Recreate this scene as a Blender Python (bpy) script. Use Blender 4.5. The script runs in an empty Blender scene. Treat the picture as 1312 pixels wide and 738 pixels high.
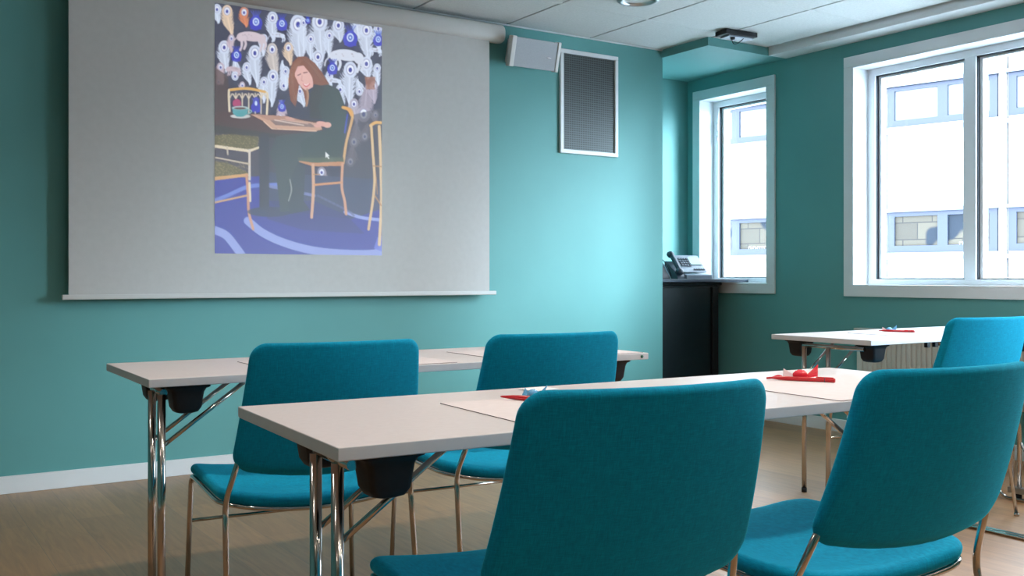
import bpy, bmesh, math, random
import numpy as np
from mathutils import Vector, Matrix
random.seed(7)
PI = math.pi
scene = bpy.context.scene
COL = scene.collection
H = 1.02; F = 1279.0; CY = 354.0; TH = math.radians(33.12)
D = 5.22        # front wall
CEIL = 2.586
XR = 5.38       # window wall
XC = 4.65       # end of the front wall
YB = 5.75       # back of the recess
TT = 0.74       # table top height

# ---------------------------------------------------------------- materials
def lin(c):
    return tuple(((v/255)/12.92 if v/255 <= .04045 else (((v/255)+.055)/1.055)**2.4) for v in c[:3]) + (1,)

def mat(name, color, rough=.5, metal=0, spec=.5, sheen=0, coat=0):
    m = bpy.data.materials.new(name); m.use_nodes = True
    b = m.node_tree.nodes['Principled BSDF']
    b.inputs['Base Color'].default_value = lin(color)
    b.inputs['Roughness'].default_value = rough
    b.inputs['Metallic'].default_value = metal
    b.inputs['Specular IOR Level'].default_value = spec
    if sheen:
        b.inputs['Sheen Weight'].default_value = sheen
        b.inputs['Sheen Roughness'].default_value = .4
    if coat: b.inputs['Coat Weight'].default_value = coat
    return m

def N(m, t, **kw):
    n = m.node_tree.nodes.new(t)
    for k, v in kw.items():
        if k in n.inputs: n.inputs[k].default_value = v
        else: setattr(n, k, v)
    return n
def L(m, a, b): m.node_tree.links.new(a, b)

def noise_mat(name, c1, c2, scale, rough=.5, bump=0, stretch=(1, 1, 1), metal=0, spec=.5, detail=4, sheen=0, bscale=None):
    m = mat(name, c1, rough, metal, spec, sheen)
    b = m.node_tree.nodes['Principled BSDF']
    tc = N(m, 'ShaderNodeTexCoord'); mp = N(m, 'ShaderNodeMapping'); mp.inputs['Scale'].default_value = stretch
    L(m, tc.outputs['Object'], mp.inputs['Vector'])
    nz = N(m, 'ShaderNodeTexNoise'); nz.inputs['Scale'].default_value = scale; nz.inputs['Detail'].default_value = detail
    L(m, mp.outputs[0], nz.inputs['Vector'])
    cr = N(m, 'ShaderNodeValToRGB'); cr.color_ramp.elements[0].color = lin(c1); cr.color_ramp.elements[1].color = lin(c2)
    cr.color_ramp.elements[0].position = .3; cr.color_ramp.elements[1].position = .7
    L(m, nz.outputs['Fac'], cr.inputs[0]); L(m, cr.outputs[0], b.inputs['Base Color'])
    if bump:
        bp = N(m, 'ShaderNodeBump'); bp.inputs['Strength'].default_value = bump; bp.inputs['Distance'].default_value = .002
        src = nz
        if bscale:
            src = N(m, 'ShaderNodeTexNoise'); src.inputs['Scale'].default_value = bscale; L(m, mp.outputs[0], src.inputs['Vector'])
        L(m, src.outputs['Fac'], bp.inputs['Height']); L(m, bp.outputs[0], b.inputs['Normal'])
    return m

M = {}
M['teal'] = noise_mat('teal_wall_paint', (97, 157, 155), (100, 160, 158), 3, rough=.55, bump=.08, bscale=260, spec=.35)
M['ceiling'] = noise_mat('ceiling_tile', (200, 204, 203), (212, 215, 214), 90, rough=.9, bump=.1, spec=.1)
M['dark_gap'] = mat('shadow_gap', (34, 38, 40), .9)
M['white_paint'] = noise_mat('white_paint', (222, 224, 226), (228, 230, 232), 4, rough=.42, spec=.4)
M['white_frame'] = mat('white_window_lacquer', (228, 232, 236), .35)
M['gasket'] = mat('black_gasket', (32, 38, 48), .5)
M['steel'] = mat('brushed_steel', (170, 172, 175), .3, 1)
M['chrome'] = noise_mat('chrome_tube', (190, 184, 178), (205, 200, 195), 6, rough=.14, metal=1)
M['black_plastic'] = noise_mat('black_plastic', (24, 26, 30), (30, 32, 36), 60, rough=.5, bump=.1, spec=.3)
M['cabinet'] = noise_mat('black_cabinet_lacquer', (16, 24, 30), (20, 28, 34), 20, rough=.35)
M['screen'] = noise_mat('projection_fabric', (196, 194, 192), (200, 198, 196), 30, rough=.85, spec=.1)
M['case'] = mat('roller_case_white', (206, 205, 203), .4)
M['grille'] = noise_mat('speaker_grille', (150, 154, 160), (172, 175, 180), 420, rough=.55, bump=.3)
M['tabletop'] = noise_mat('white_laminate', (214, 205, 204), (219, 210, 209), 70, rough=.38, spec=.45)
M['edge'] = noise_mat('laminate_edge', (205, 205, 210), (210, 209, 213), 30, rough=.45)
M['pad'] = noise_mat('pale_paper', (222, 212, 212), (227, 217, 217), 40, rough=.7, spec=.2)
M['pad_edge'] = mat('grey_paper_edge', (120, 108, 112), .8)
M['red'] = mat('red_plastic', (196, 12, 28), .3, coat=.3)
M['red_film'] = mat('red_candy_film', (225, 20, 50), .22, coat=.6)
M['clear_film'] = mat('clear_twist_film', (235, 205, 210), .15, coat=.6)
M['blue_film'] = mat('blue_candy_film', (110, 185, 235), .2, coat=.5)
M['white_paper'] = mat('white_paper', (240, 243, 245), .6)
M['radiator'] = noise_mat('radiator_enamel', (196, 194, 186), (202, 200, 192), 5, rough=.4)
M['phone_grey'] = mat('pale_grey_phone_plastic', (128, 138, 150), .4)
M['phone_dark'] = mat('dark_phone_plastic', (52, 62, 76), .35)
M['lcd'] = mat('phone_display', (150, 176, 182), .15)
M['green_plug'] = mat('green_plug', (40, 105, 85), .4)
M['reflector'] = mat('lamp_reflector', (190, 192, 194), .36, 1)

# fabric with a fine weave
def fabric():
    m = mat('teal_wool_fabric', (0, 112, 130), .85, 0, .15, sheen=.6)
    b = m.node_tree.nodes['Principled BSDF']
    b.inputs['Sheen Tint'].default_value = lin((60, 220, 245))
    tc = N(m, 'ShaderNodeTexCoord')
    outs = []
    for st in ((60, 60, 900), (900, 60, 60)):
        mp = N(m, 'ShaderNodeMapping'); mp.inputs['Scale'].default_value = st
        L(m, tc.outputs['Object'], mp.inputs['Vector'])
        nz = N(m, 'ShaderNodeTexNoise'); nz.inputs['Scale'].default_value = 1; nz.inputs['Detail'].default_value = 3
        L(m, mp.outputs[0], nz.inputs['Vector']); outs.append(nz)
    ad = N(m, 'ShaderNodeMath', operation='ADD'); L(m, outs[0].outputs['Fac'], ad.inputs[0]); L(m, outs[1].outputs['Fac'], ad.inputs[1])
    ml = N(m, 'ShaderNodeMath', operation='MULTIPLY'); L(m, ad.outputs[0], ml.inputs[0]); ml.inputs[1].default_value = .5
    cr = N(m, 'ShaderNodeValToRGB'); e = cr.color_ramp.elements
    e[0].position = .34; e[0].color = lin((0, 120, 158)); e[1].position = .66; e[1].color = lin((0, 158, 196))
    L(m, ml.outputs[0], cr.inputs[0]); L(m, cr.outputs[0], b.inputs['Base Color'])
    bp = N(m, 'ShaderNodeBump'); bp.inputs['Strength'].default_value = .35; bp.inputs['Distance'].default_value = .001
    L(m, ml.outputs[0], bp.inputs['Height']); L(m, bp.outputs[0], b.inputs['Normal'])
    return m
M['fabric'] = fabric()

def floor_mat():
    m = mat('oak_plank_floor', (165, 132, 98), .46, 0, 1.0, coat=.35)
    m.node_tree.nodes['Principled BSDF'].inputs['Coat Roughness'].default_value = .38
    b = m.node_tree.nodes['Principled BSDF']
    tc = N(m, 'ShaderNodeTexCoord'); mp = N(m, 'ShaderNodeMapping')
    mp.inputs['Rotation'].default_value = (0, 0, PI/2)
    L(m, tc.outputs['Object'], mp.inputs['Vector'])
    br = N(m, 'ShaderNodeTexBrick'); br.offset = .37; br.inputs['Scale'].default_value = 1
    br.inputs['Brick Width'].default_value = 1.9; br.inputs['Row Height'].default_value = .19
    br.inputs['Mortar Size'].default_value = .0012; br.inputs['Mortar Smooth'].default_value = .3
    br.inputs['Color1'].default_value = lin((172, 128, 84)); br.inputs['Color2'].default_value = lin((152, 111, 69))
    br.inputs['Mortar'].default_value = lin((120, 96, 74))
    L(m, mp.outputs[0], br.inputs['Vector'])
    mp2 = N(m, 'ShaderNodeMapping'); mp2.inputs['Scale'].default_value = (14, 1.1, 1)
    L(m, tc.outputs['Object'], mp2.inputs['Vector'])
    nz = N(m, 'ShaderNodeTexNoise'); nz.inputs['Scale'].default_value = 3; nz.inputs['Detail'].default_value = 7; nz.inputs['Distortion'].default_value = 1.2
    L(m, mp2.outputs[0], nz.inputs['Vector'])
    cr = N(m, 'ShaderNodeValToRGB'); cr.color_ramp.elements[0].color = (.72, .70, .67, 1); cr.color_ramp.elements[1].color = (1.12, 1.1, 1.07, 1)
    cr.color_ramp.elements[0].position = .3; cr.color_ramp.elements[1].position = .68
    L(m, nz.outputs['Fac'], cr.inputs[0])
    mx = N(m, 'ShaderNodeMix', data_type='RGBA', blend_type='MULTIPLY'); mx.inputs[0].default_value = .8
    L(m, br.outputs['Color'], mx.inputs[6]); L(m, cr.outputs[0], mx.inputs[7]); L(m, mx.outputs[2], b.inputs['Base Color'])
    bp = N(m, 'ShaderNodeBump'); bp.inputs['Strength'].default_value = .12; bp.inputs['Distance'].default_value = .002
    L(m, nz.outputs['Fac'], bp.inputs['Height']); L(m, bp.outputs[0], b.inputs['Normal'])
    return m
M['floor'] = floor_mat()

def vent_mat():
    m = mat('perforated_grille', (52, 58, 62), .5, .2)
    b = m.node_tree.nodes['Principled BSDF']
    tc = N(m, 'ShaderNodeTexCoord'); sp = N(m, 'ShaderNodeSeparateXYZ'); L(m, tc.outputs['Object'], sp.inputs[0])
    def stripes(out, per, duty):
        a = N(m, 'ShaderNodeMath', operation='DIVIDE'); L(m, out, a.inputs[0]); a.inputs[1].default_value = per
        f = N(m, 'ShaderNodeMath', operation='FRACT'); L(m, a.outputs[0], f.inputs[0])
        g = N(m, 'ShaderNodeMath', operation='LESS_THAN'); L(m, f.outputs[0], g.inputs[0]); g.inputs[1].default_value = duty
        return g.outputs[0]
    s1 = stripes(sp.outputs['X'], .0182, .3); s2 = stripes(sp.outputs['Z'], .0142, .4)
    mu = N(m, 'ShaderNodeMath', operation='MAXIMUM'); L(m, s1, mu.inputs[0]); L(m, s2, mu.inputs[1])
    mx = N(m, 'ShaderNodeMix', data_type='RGBA'); mx.inputs[6].default_value = lin((14, 17, 20)); mx.inputs[7].default_value = lin((74, 82, 84))
    L(m, mu.outputs[0], mx.inputs[0]); L(m, mx.outputs[2], b.inputs['Base Color'])
    return m
M['vent'] = vent_mat()

def glass_mat(name, tint=(1, 1, 1, 1), fac=.06):
    m = bpy.data.materials.new(name); m.use_nodes = True; nt = m.node_tree
    nt.nodes.remove(nt.nodes['Principled BSDF']); out = nt.nodes['Material Output']
    t = N(m, 'ShaderNodeBsdfTransparent'); t.inputs[0].default_value = tint
    g = N(m, 'ShaderNodeBsdfGlossy'); g.inputs['Roughness'].default_value = .02
    fr = N(m, 'ShaderNodeMath', operation='MULTIPLY'); f = N(m, 'ShaderNodeLayerWeight'); f.inputs[0].default_value = .2
    L(m, f.outputs['Fresnel'], fr.inputs[0]); fr.inputs[1].default_value = .5
    mx = N(m, 'ShaderNodeMixShader'); L(m, fr.outputs[0], mx.inputs[0]); L(m, t.outputs[0], mx.inputs[1]); L(m, g.outputs[0], mx.inputs[2])
    L(m, mx.outputs[0], out.inputs[0]); return m
M['glass'] = glass_mat('window_glass', (.97, .985, 1, 1))

def emis(name, c, s):
    m = bpy.data.materials.new(name); m.use_nodes = True
    b = m.node_tree.nodes['Principled BSDF']; b.inputs['Base Color'].default_value = lin(c)
    b.inputs['Emission Color'].default_value = lin(c); b.inputs['Emission Strength'].default_value = s
    return m
M['lamp_glow'] = emis('lamp_glow', (255, 238, 220), 1.2)
M['facade'] = noise_mat('pale_facade_panel', (158, 160, 163), (162, 164, 167), 1.5, rough=.5)
M['facade_trim'] = mat('facade_joint', (88, 94, 106), .5)
M['facade_frame'] = mat('blue_grey_window_frame', (36, 46, 66), .5)
M['street'] = mat('pale_street_paving', (222, 224, 226), .9)
def far_glass_reflection():  # reflection of a neighbouring facade painted into the pane colour
    m = mat('far_window_painted_reflection', (66, 62, 54), .4, 0, .1); b = m.node_tree.nodes['Principled BSDF']
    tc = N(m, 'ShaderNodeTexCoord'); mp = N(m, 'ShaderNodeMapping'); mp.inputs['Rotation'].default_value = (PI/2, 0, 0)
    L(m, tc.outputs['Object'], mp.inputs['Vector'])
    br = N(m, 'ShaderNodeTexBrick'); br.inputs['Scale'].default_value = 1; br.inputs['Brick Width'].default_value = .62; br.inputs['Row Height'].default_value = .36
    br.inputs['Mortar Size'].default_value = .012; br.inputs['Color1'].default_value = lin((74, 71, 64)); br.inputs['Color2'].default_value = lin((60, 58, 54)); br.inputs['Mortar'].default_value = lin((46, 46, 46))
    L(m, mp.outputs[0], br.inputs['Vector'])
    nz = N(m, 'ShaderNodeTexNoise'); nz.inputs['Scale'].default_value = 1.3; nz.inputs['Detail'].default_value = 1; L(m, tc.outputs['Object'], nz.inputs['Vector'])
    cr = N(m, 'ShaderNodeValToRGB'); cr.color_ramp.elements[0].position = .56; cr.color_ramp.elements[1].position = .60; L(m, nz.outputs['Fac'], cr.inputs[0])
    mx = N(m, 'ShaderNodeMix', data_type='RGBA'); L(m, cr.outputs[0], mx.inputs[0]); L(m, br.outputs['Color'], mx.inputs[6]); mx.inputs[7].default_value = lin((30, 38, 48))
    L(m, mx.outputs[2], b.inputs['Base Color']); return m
    m = noise_mat('far_window_painted_reflection', (66, 62, 54), (24, 27, 33), .9, rough=.4, detail=2, spec=.1, stretch=(1, 1.4, .5))
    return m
M['far_glass_reflection'] = far_glass_reflection()
M['far_blind'] = noise_mat('far_window_blind', (92, 98, 106), (104, 109, 114), .7, rough=.5, detail=1)
M['letters'] = mat('white_window_lettering', (150, 152, 155), .5)

# ---------------------------------------------------------------- mesh helpers
def box(bm, x0, x1, y0, y1, z0, z1, mi=0):
    v = [bm.verts.new((x, y, z)) for x in (x0, x1) for y in (y0, y1) for z in (z0, z1)]
    fs = []
    for q in ((0, 1, 3, 2), (4, 6, 7, 5), (0, 4, 5, 1), (2, 3, 7, 6), (0, 2, 6, 4), (1, 5, 7, 3)):
        f = bm.faces.new([v[i] for i in q]); f.material_index = mi; fs.append(f)
    return v

def tube(bm, pts, r, n=10, closed=False, smooth_pts=None, cap=True, mi=0):
    pts = [Vector(p) for p in pts]
    rs = r if isinstance(r, (list, tuple)) else [r]*len(pts)
    k = len(pts); rings = []
    up = None
    for i in range(k):
        if closed: t = (pts[(i+1) % k]-pts[i-1]).normalized()
        else: t = (pts[min(i+1, k-1)]-pts[max(i-1, 0)]).normalized()
        if up is None:
            a = Vector((0, 0, 1)) if abs(t.z) < .9 else Vector((1, 0, 0))
            up = (a-t*a.dot(t)).normalized()
        else:
            up = (up-t*up.dot(t)).normalized()
        s = t.cross(up)
        rings.append([bm.verts.new(pts[i]+(up*math.cos(2*PI*j/n)+s*math.sin(2*PI*j/n))*rs[i]) for j in range(n)])
    m = k if closed else k-1
    for i in range(m):
        a = rings[i]; b = rings[(i+1) % k]
        for j in range(n):
            f = bm.faces.new((a[j], a[(j+1) % n], b[(j+1) % n], b[j])); f.smooth = True; f.material_index = mi
    if not closed and cap:
        for rr in (list(reversed(rings[0])), rings[-1]):
            f = bm.faces.new(rr); f.material_index = mi

def fillet(pts, r, seg=6):
    """round the inner corners of a poly-line"""
    pts = [Vector(p) for p in pts]; out = [pts[0]]
    for i in range(1, len(pts)-1):
        a, b, c = pts[i-1], pts[i], pts[i+1]
        rr = min(r, (a-b).length*.49, (c-b).length*.49)
        p0 = b+(a-b).normalized()*rr; p2 = b+(c-b).normalized()*rr
        for s in range(seg+1):
            t = s/seg; out.append(p0*(1-t)**2+b*2*t*(1-t)+p2*t*t)
    out.append(pts[-1]); return out

def lathe(bm, prof, c=(0, 0, 0), n=32, smooth=True, mi=0):
    rings = [[bm.verts.new((c[0]+r*math.cos(2*PI*j/n), c[1]+r*math.sin(2*PI*j/n), c[2]+z)) for j in range(n)] for r, z in prof]
    for a, b in zip(rings, rings[1:]):
        for j in range(n):
            f = bm.faces.new((a[j], a[(j+1) % n], b[(j+1) % n], b[j])); f.smooth = smooth; f.material_index = mi

def obj(name, bm, m, parent=None, bevel=0, seg=2, kind=None, smooth=False):
    bmesh.ops.recalc_face_normals(bm, faces=bm.faces)
    me = bpy.data.meshes.new(name); bm.to_mesh(me); bm.free()
    o = bpy.data.objects.new(name, me); COL.objects.link(o)
    for mm in (m if isinstance(m, (list, tuple)) else [m]): me.materials.append(M[mm] if isinstance(mm, str) else mm)
    if parent is not None: o.parent = parent
    if bevel:
        b = o.modifiers.new('bevel', 'BEVEL'); b.width = bevel; b.segments = seg; b.limit_method = 'ANGLE'; b.angle_limit = math.radians(40)
        for p in me.polygons: p.use_smooth = True
        w = o.modifiers.new('wn', 'WEIGHTED_NORMAL'); w.keep_sharp = True
    if smooth:
        for p in me.polygons: p.use_smooth = True
    if kind: o['kind'] = kind
    return o

def thing(name, label, cat, loc=(0, 0, 0), rz=0, group=None):
    o = bpy.data.objects.new(name, None); COL.objects.link(o); o.location = loc; o.rotation_euler = (0, 0, rz)
    o.empty_display_size = .1
    o['label'] = label; o['category'] = cat
    if group: o['group'] = group
    return o

def tag(o, label, cat, group=None):
    o['label'] = label; o['category'] = cat
    if group: o['group'] = group
    return o

def dup(root, loc, rz, label=None, group=None):
    r = root.copy(); COL.objects.link(r); r.location = loc; r.rotation_euler = (0, 0, rz)
    if label: r['label'] = label
    if group: r['group'] = group
    for ch in list(root.children):
        c = ch.copy(); COL.objects.link(c); c.parent = r
        for g in list(ch.children):
            d = g.copy(); COL.objects.link(d); d.parent = c
    return r

def bx(name, x0, x1, y0, y1, z0, z1, m, parent=None, bevel=0, kind=None, seg=2):
    bm = bmesh.new(); box(bm, x0, x1, y0, y1, z0, z1); return obj(name, bm, m, parent, bevel, seg, kind)

# ---------------------------------------------------------------- room shell
X0, Y0 = -2.3, -2.6
bx('floor', X0, XR+.35, Y0, YB+.15, -.1, 0, 'floor', kind='structure')
# front wall: solid up to its corner
bx('wall_front', X0, XC, D, YB+.15, 0, CEIL+.2, 'teal', kind='structure')
bx('wall_recess', XC, XR+.35, YB, YB+.15, 0, CEIL+.2, 'teal', kind='structure')
bx('wall_left', X0-.15, X0, Y0, D+.5, 0, CEIL+.2, 'teal', kind='structure')
bx('wall_back', X0-.15, XR+.35, Y0-.15, Y0, 0, CEIL+.2, 'teal', kind='structure')

WINS = [  # y0, y1, z0, z1 of the opening inside the casing, mullion or None
    (4.926, 5.61, .965, 2.368, None),
    (2.66, 4.20, .958, 2.374, 3.474),
    (.15, 1.75, .958, 2.374, .95)]
bm = bmesh.new()
ys = [YB]
for w in WINS: ys += [w[1], w[0]]
ys.append(Y0)
for a, b in zip(ys[0::2], ys[1::2]): box(bm, XR, XR+.32, b, a, 0, CEIL+.2)
for w in WINS:
    box(bm, XR, XR+.32, w[0], w[1], 0, w[2]); box(bm, XR, XR+.32, w[0], w[1], w[3], CEIL+.2)
obj('wall_right', bm, 'teal', kind='structure')

# ceiling: tiles with open joints below a dark void
bm = bmesh.new()
box(bm, X0, XR, Y0, D, CEIL+.03, CEIL+.05, 1)
gx = [X0]; x = 4.668-.652*11
while x < 5.2:
    if x > X0+.1: gx.append(x)
    x += .652
gx.append(5.195)
gy = [Y0]; y = 4.65-.69*11
while y < D-.1:
    if y > Y0+.1: gy.append(y)
    y += .69
gy.append(D-.004)
for a, b in zip(gx, gx[1:]):
    for c, d in zip(gy, gy[1:]):
        x0_, x1_, y0_, y1_ = a+.008, b-.008, c+.0015, d-.0015
        v = box(bm, x0_, x1_, y0_, y1_, CEIL, CEIL+.03)
        if d < D-.1:   # little bright clip where the joints cross
            box(bm, b-.008, b+.008, d-.012, d+.012, CEIL+.001, CEIL+.02)
obj('ceiling', bm, ['ceiling', 'dark_gap'], kind='structure')
# lowered teal soffit over the recess, white box along the window wall
bx('trim_1', XC-.01, XR, 4.765, YB, 2.53, CEIL+.03, 'teal', kind='structure')
bx('trim_2', 5.205, XR, Y0, 4.765, 2.53, CEIL+.03, 'white_paint', kind='structure', bevel=.003)
bx('trim_3', X0, XC, D-.014, D, CEIL-.008, CEIL-.002, 'white_paint', kind='structure')
# skirting boards
bx('baseboard_front', X0, XC+.012, D-.014, D, 0, .083, 'white_paint', kind='structure', bevel=.003)
bx('baseboard_right', XR-.014, XR, Y0, YB, 0, .083, 'white_paint', kind='structure', bevel=.003)
bx('baseboard_left', X0, X0+.014, Y0, D, 0, .083, 'white_paint', kind='structure', bevel=.003)

# windows
def window(n, y0, y1, z0, z1, mull):
    r = bpy.data.objects.new('window_%d' % n, None); COL.objects.link(r); r.location = (XR, (y0+y1)/2, z0); r['kind'] = 'structure'
    off = Vector((XR, (y0+y1)/2, z0))
    def part(name, boxes, m, bevel=.002, parent=r):
        bm = bmesh.new()
        for b in boxes:
            box(bm, b[0]-off.x, b[1]-off.x, b[2]-off.y, b[3]-off.y, b[4]-off.z, b[5]-off.z)
        return obj(name, bm, m, parent, bevel)
    cw = .068; cx = XR-.016
    part('casing', [(cx, XR, y0-cw, y1+cw, z1, z1+cw), (cx, XR, y0-cw, y1+cw, z0-cw, z0),
                    (cx, XR, y0-cw, y0, z0, z1), (cx, XR, y1, y1+cw, z0, z1)], 'white_paint')
    part('reveal', [(XR-.016, XR+.14, y0, y1, z1-.008, z1), (XR-.016, XR+.14, y0, y1, z0, z0+.008),
                    (XR-.016, XR+.14, y0, y0+.008, z0+.008, z1-.008), (XR-.016, XR+.14, y1-.008, y1, z0+.008, z1-.008)], 'white_frame')
    fx0, fx1 = XR+.13, XR+.19; fw = .055
    a0, a1, b0, b1 = y0+.008, y1-.008, z0+.008, z1-.008
    part('window_frame', [(fx0, fx1, a0, a1, b1-.045, b1), (fx0, fx1, a0, a1, b0, b0+.035),
                          (fx0, fx1, a0, a0+fw, b0+.035, b1-.045), (fx0, fx1, a1-fw, a1, b0+.035, b1-.045)]
         + ([(fx0, fx1, mull-.036, mull+.036, b0+.035, b1-.045)] if mull else []), 'white_frame')
    spans = [(a0+fw, a1-fw)] if not mull else [(a0+fw, mull-.036), (mull+.036, a1-fw)]
    for s0, s1 in spans:
        c0, c1 = b0+.035, b1-.045; g = .006; sw = .022
        part('gasket', [(fx0+.012, fx0+.05, s0, s0+g, c0, c1), (fx0+.012, fx0+.05, s1-g, s1, c0, c1),
                        (fx0+.012, fx0+.05, s0+g, s1-g, c1-g, c1), (fx0+.012, fx0+.05, s0+g, s1-g, c0, c0+.002)], 'gasket', 0)
        sh = part('sash', [(fx0+.03, fx0+.08, s0+g, s0+g+sw, c0+.002, c1-g), (fx0+.03, fx0+.08, s1-g-sw, s1-g, c0+.002, c1-g),
                      (fx0+.03, fx0+.08, s0+g+sw, s1-g-sw, c1-g-.014, c1-g), (fx0+.03, fx0+.08, s0+g+sw, s1-g-sw, c0+.002, c0+.01)], 'white_frame')
        gl = part('pane', [(fx0+.052, fx0+.056, s0+g+sw, s1-g-sw, c0+.01, c1-g-.014)], 'glass', 0, sh)
    if n == 1:
        part('hinge', [(fx0-.008, fx0, a1-fw-.004, a1-fw+.014, 2.13, 2.20), (fx0-.008, fx0, a1-fw-.004, a1-fw+.014, 2.06, 2.10)], 'steel')
for i, w in enumerate(WINS): window(i+1, *w)

# ---------------------------------------------------------------- projection screen
SY = 5.14
sc = thing('projection_screen', 'pulled down white projection screen with rounded roller case on the teal front wall', 'projection screen', (2.0, SY, 0))
bx('screen_fabric', .83-2, 3.19-2, 0, .002, .93, 2.47, 'screen', sc)
bx('bottom_bar', .80-2, 3.235-2, -.010, .014, .908, .932, 'case', sc, .004)
bm = bmesh.new()
prof = []
for k in range(28):
    a = 2*PI*k/28; prof.append((.052*math.copysign(abs(math.cos(a))**.75, math.cos(a)), .056*math.copysign(abs(math.sin(a))**.75, math.sin(a))))
rings = []
for x in (-1.5, 1.262, 1.283, 1.290):
    s = 1 if x < 1.27 else (.96 if x < 1.285 else .85)
    rings.append([bm.verts.new((x, .02+p[0]*s, 2.50+p[1]*s)) for p in prof])
for a, b in zip(rings, rings[1:]):
    for j in range(28):
        f = bm.faces.new((a[j], a[(j+1) % 28], b[(j+1) % 28], b[j])); f.smooth = True
bm.faces.new(rings[-1]); bm.faces.new(rings[0])
obj('roller_case', bm, 'case', sc)

# --- the projected picture, drawn as colour per vertex of a flat grid
W_, H_ = 564, 738
img = np.zeros((H_, W_, 3)); YY, XX = np.mgrid[0:H_, 0:W_].astype(float)
rs = np.random.RandomState(3)
def blend(mask, col, a=1.0):
    mask = np.clip(mask, 0, 1)[..., None]*a
    return mask*np.array(col, float)
def put(x0, x1, y0, y1, fn, col, a=1.0):
    x0 = max(0, int(x0)-2); y0 = max(0, int(y0)-2); x1 = min(W_, int(x1)+3); y1 = min(H_, int(y1)+3)
    if x1 <= x0 or y1 <= y0: return
    m = np.clip(fn(XX[y0:y1, x0:x1], YY[y0:y1, x0:x1]), 0, 1)[..., None]*a
    img[y0:y1, x0:x1] = img[y0:y1, x0:x1]*(1-m)+m*np.array(col, float)
def ell(cx, cy, rx, ry, col, ang=0, a=1.0):
    c, s = math.cos(ang), math.sin(ang); R = max(rx, ry)+2
    def fn(X, Y):
        u = ((X-cx)*c+(Y-cy)*s)/rx; v = (-(X-cx)*s+(Y-cy)*c)/ry
        return (1-np.sqrt(u*u+v*v))*min(rx, ry)+.5
    put(cx-R, cx+R, cy-R, cy+R, fn, col, a)
def seg(p, q, w, col, a=1.0, w2=None):
    w2 = w if w2 is None else w2
    (x0, y0), (x1, y1) = p, q; dx, dy = x1-x0, y1-y0; l2 = dx*dx+dy*dy+1e-6; R = max(w, w2)
    def fn(X, Y):
        t = np.clip(((X-x0)*dx+(Y-y0)*dy)/l2, 0, 1)
        return (w+(w2-w)*t)/2-np.hypot(X-x0-t*dx, Y-y0-t*dy)+.5
    put(min(x0, x1)-R, max(x0, x1)+R, min(y0, y1)-R, max(y0, y1)+R, fn, col, a)
def line(pts, w, col, a=1.0):
    for p, q in zip(pts, pts[1:]): seg(p, q, w, col, a)
def curve(pts, w, col, a=1.0, n=8):
    P = [np.array(p, float) for p in pts]; P = [2*P[0]-P[1]]+P+[2*P[-1]-P[-2]]; out = []
    for i in range(1, len(P)-2):
        for t in np.linspace(0, 1, n, endpoint=False):
            out.append(.5*((2*P[i])+(-P[i-1]+P[i+1])*t+(2*P[i-1]-5*P[i]+4*P[i+1]-P[i+2])*t*t+(-P[i-1]+3*P[i]-3*P[i+1]+P[i+2])*t**3))
    out.append(P[-2]); line(out, w, col, a)
def poly(pts, col, a=1.0):
    P = np.array(pts, float)
    def fn(X, Y):
        ins = np.zeros(X.shape, bool); k = len(P)
        for i in range(k):
            xa, ya = P[i]; xb, yb = P[(i+1) % k]
            if ya == yb: continue
            c = ((ya > Y) != (yb > Y)) & (X < (xb-xa)*(Y-ya)/(yb-ya)+xa); ins ^= c
        return ins.astype(float)
    put(P[:, 0].min(), P[:, 0].max(), P[:, 1].min(), P[:, 1].max(), fn, col, a)

img[:] = (98, 98, 112)
def feather(x, y, x2, y2, w, col, eye=True, a=.9):
    """plume from its eye at (x,y) down to the quill end (x2,y2)"""
    d = np.array([x2-x, y2-y], float); ln = np.hypot(*d); d /= ln; nrm = np.array([-d[1], d[0]])
    w *= 1.25; k = int(ln/2.1)
    for i in range(k):
        t = i/k; p = np.array([x, y])+d*ln*t+nrm*3*math.sin(t*5)
        ww = w*(math.sin(PI*min(1, .3+t*.72)))*rs.uniform(.8, 1.15)
        for s in (-1, 1):
            m_ = p+nrm*s*ww*.6+d*ww*.15; q = p+nrm*s*ww-d*ww*rs.uniform(.1, .5)
            seg(p, m_, 3.4, col, a*.9, 2.6); seg(m_, q, 2.6, col, a*rs.uniform(.6, 1), 1.2)
    line([(x, y), (x2, y2)], 2.2, tuple(min(255, c+16) for c in col), .9)
    if eye:
        ell(x, y, w*.80, w*1.0, col, 0, .95); ell(x, y, w*.52, w*.68, (165, 168, 200)); ell(x, y, w*.42, w*.57, (238, 242, 250))
        ell(x, y+1, w*.22, w*.3, (84, 96, 172))
WH = (214, 224, 243); CR = (232, 208, 184); PK = (206, 188, 198)
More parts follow.
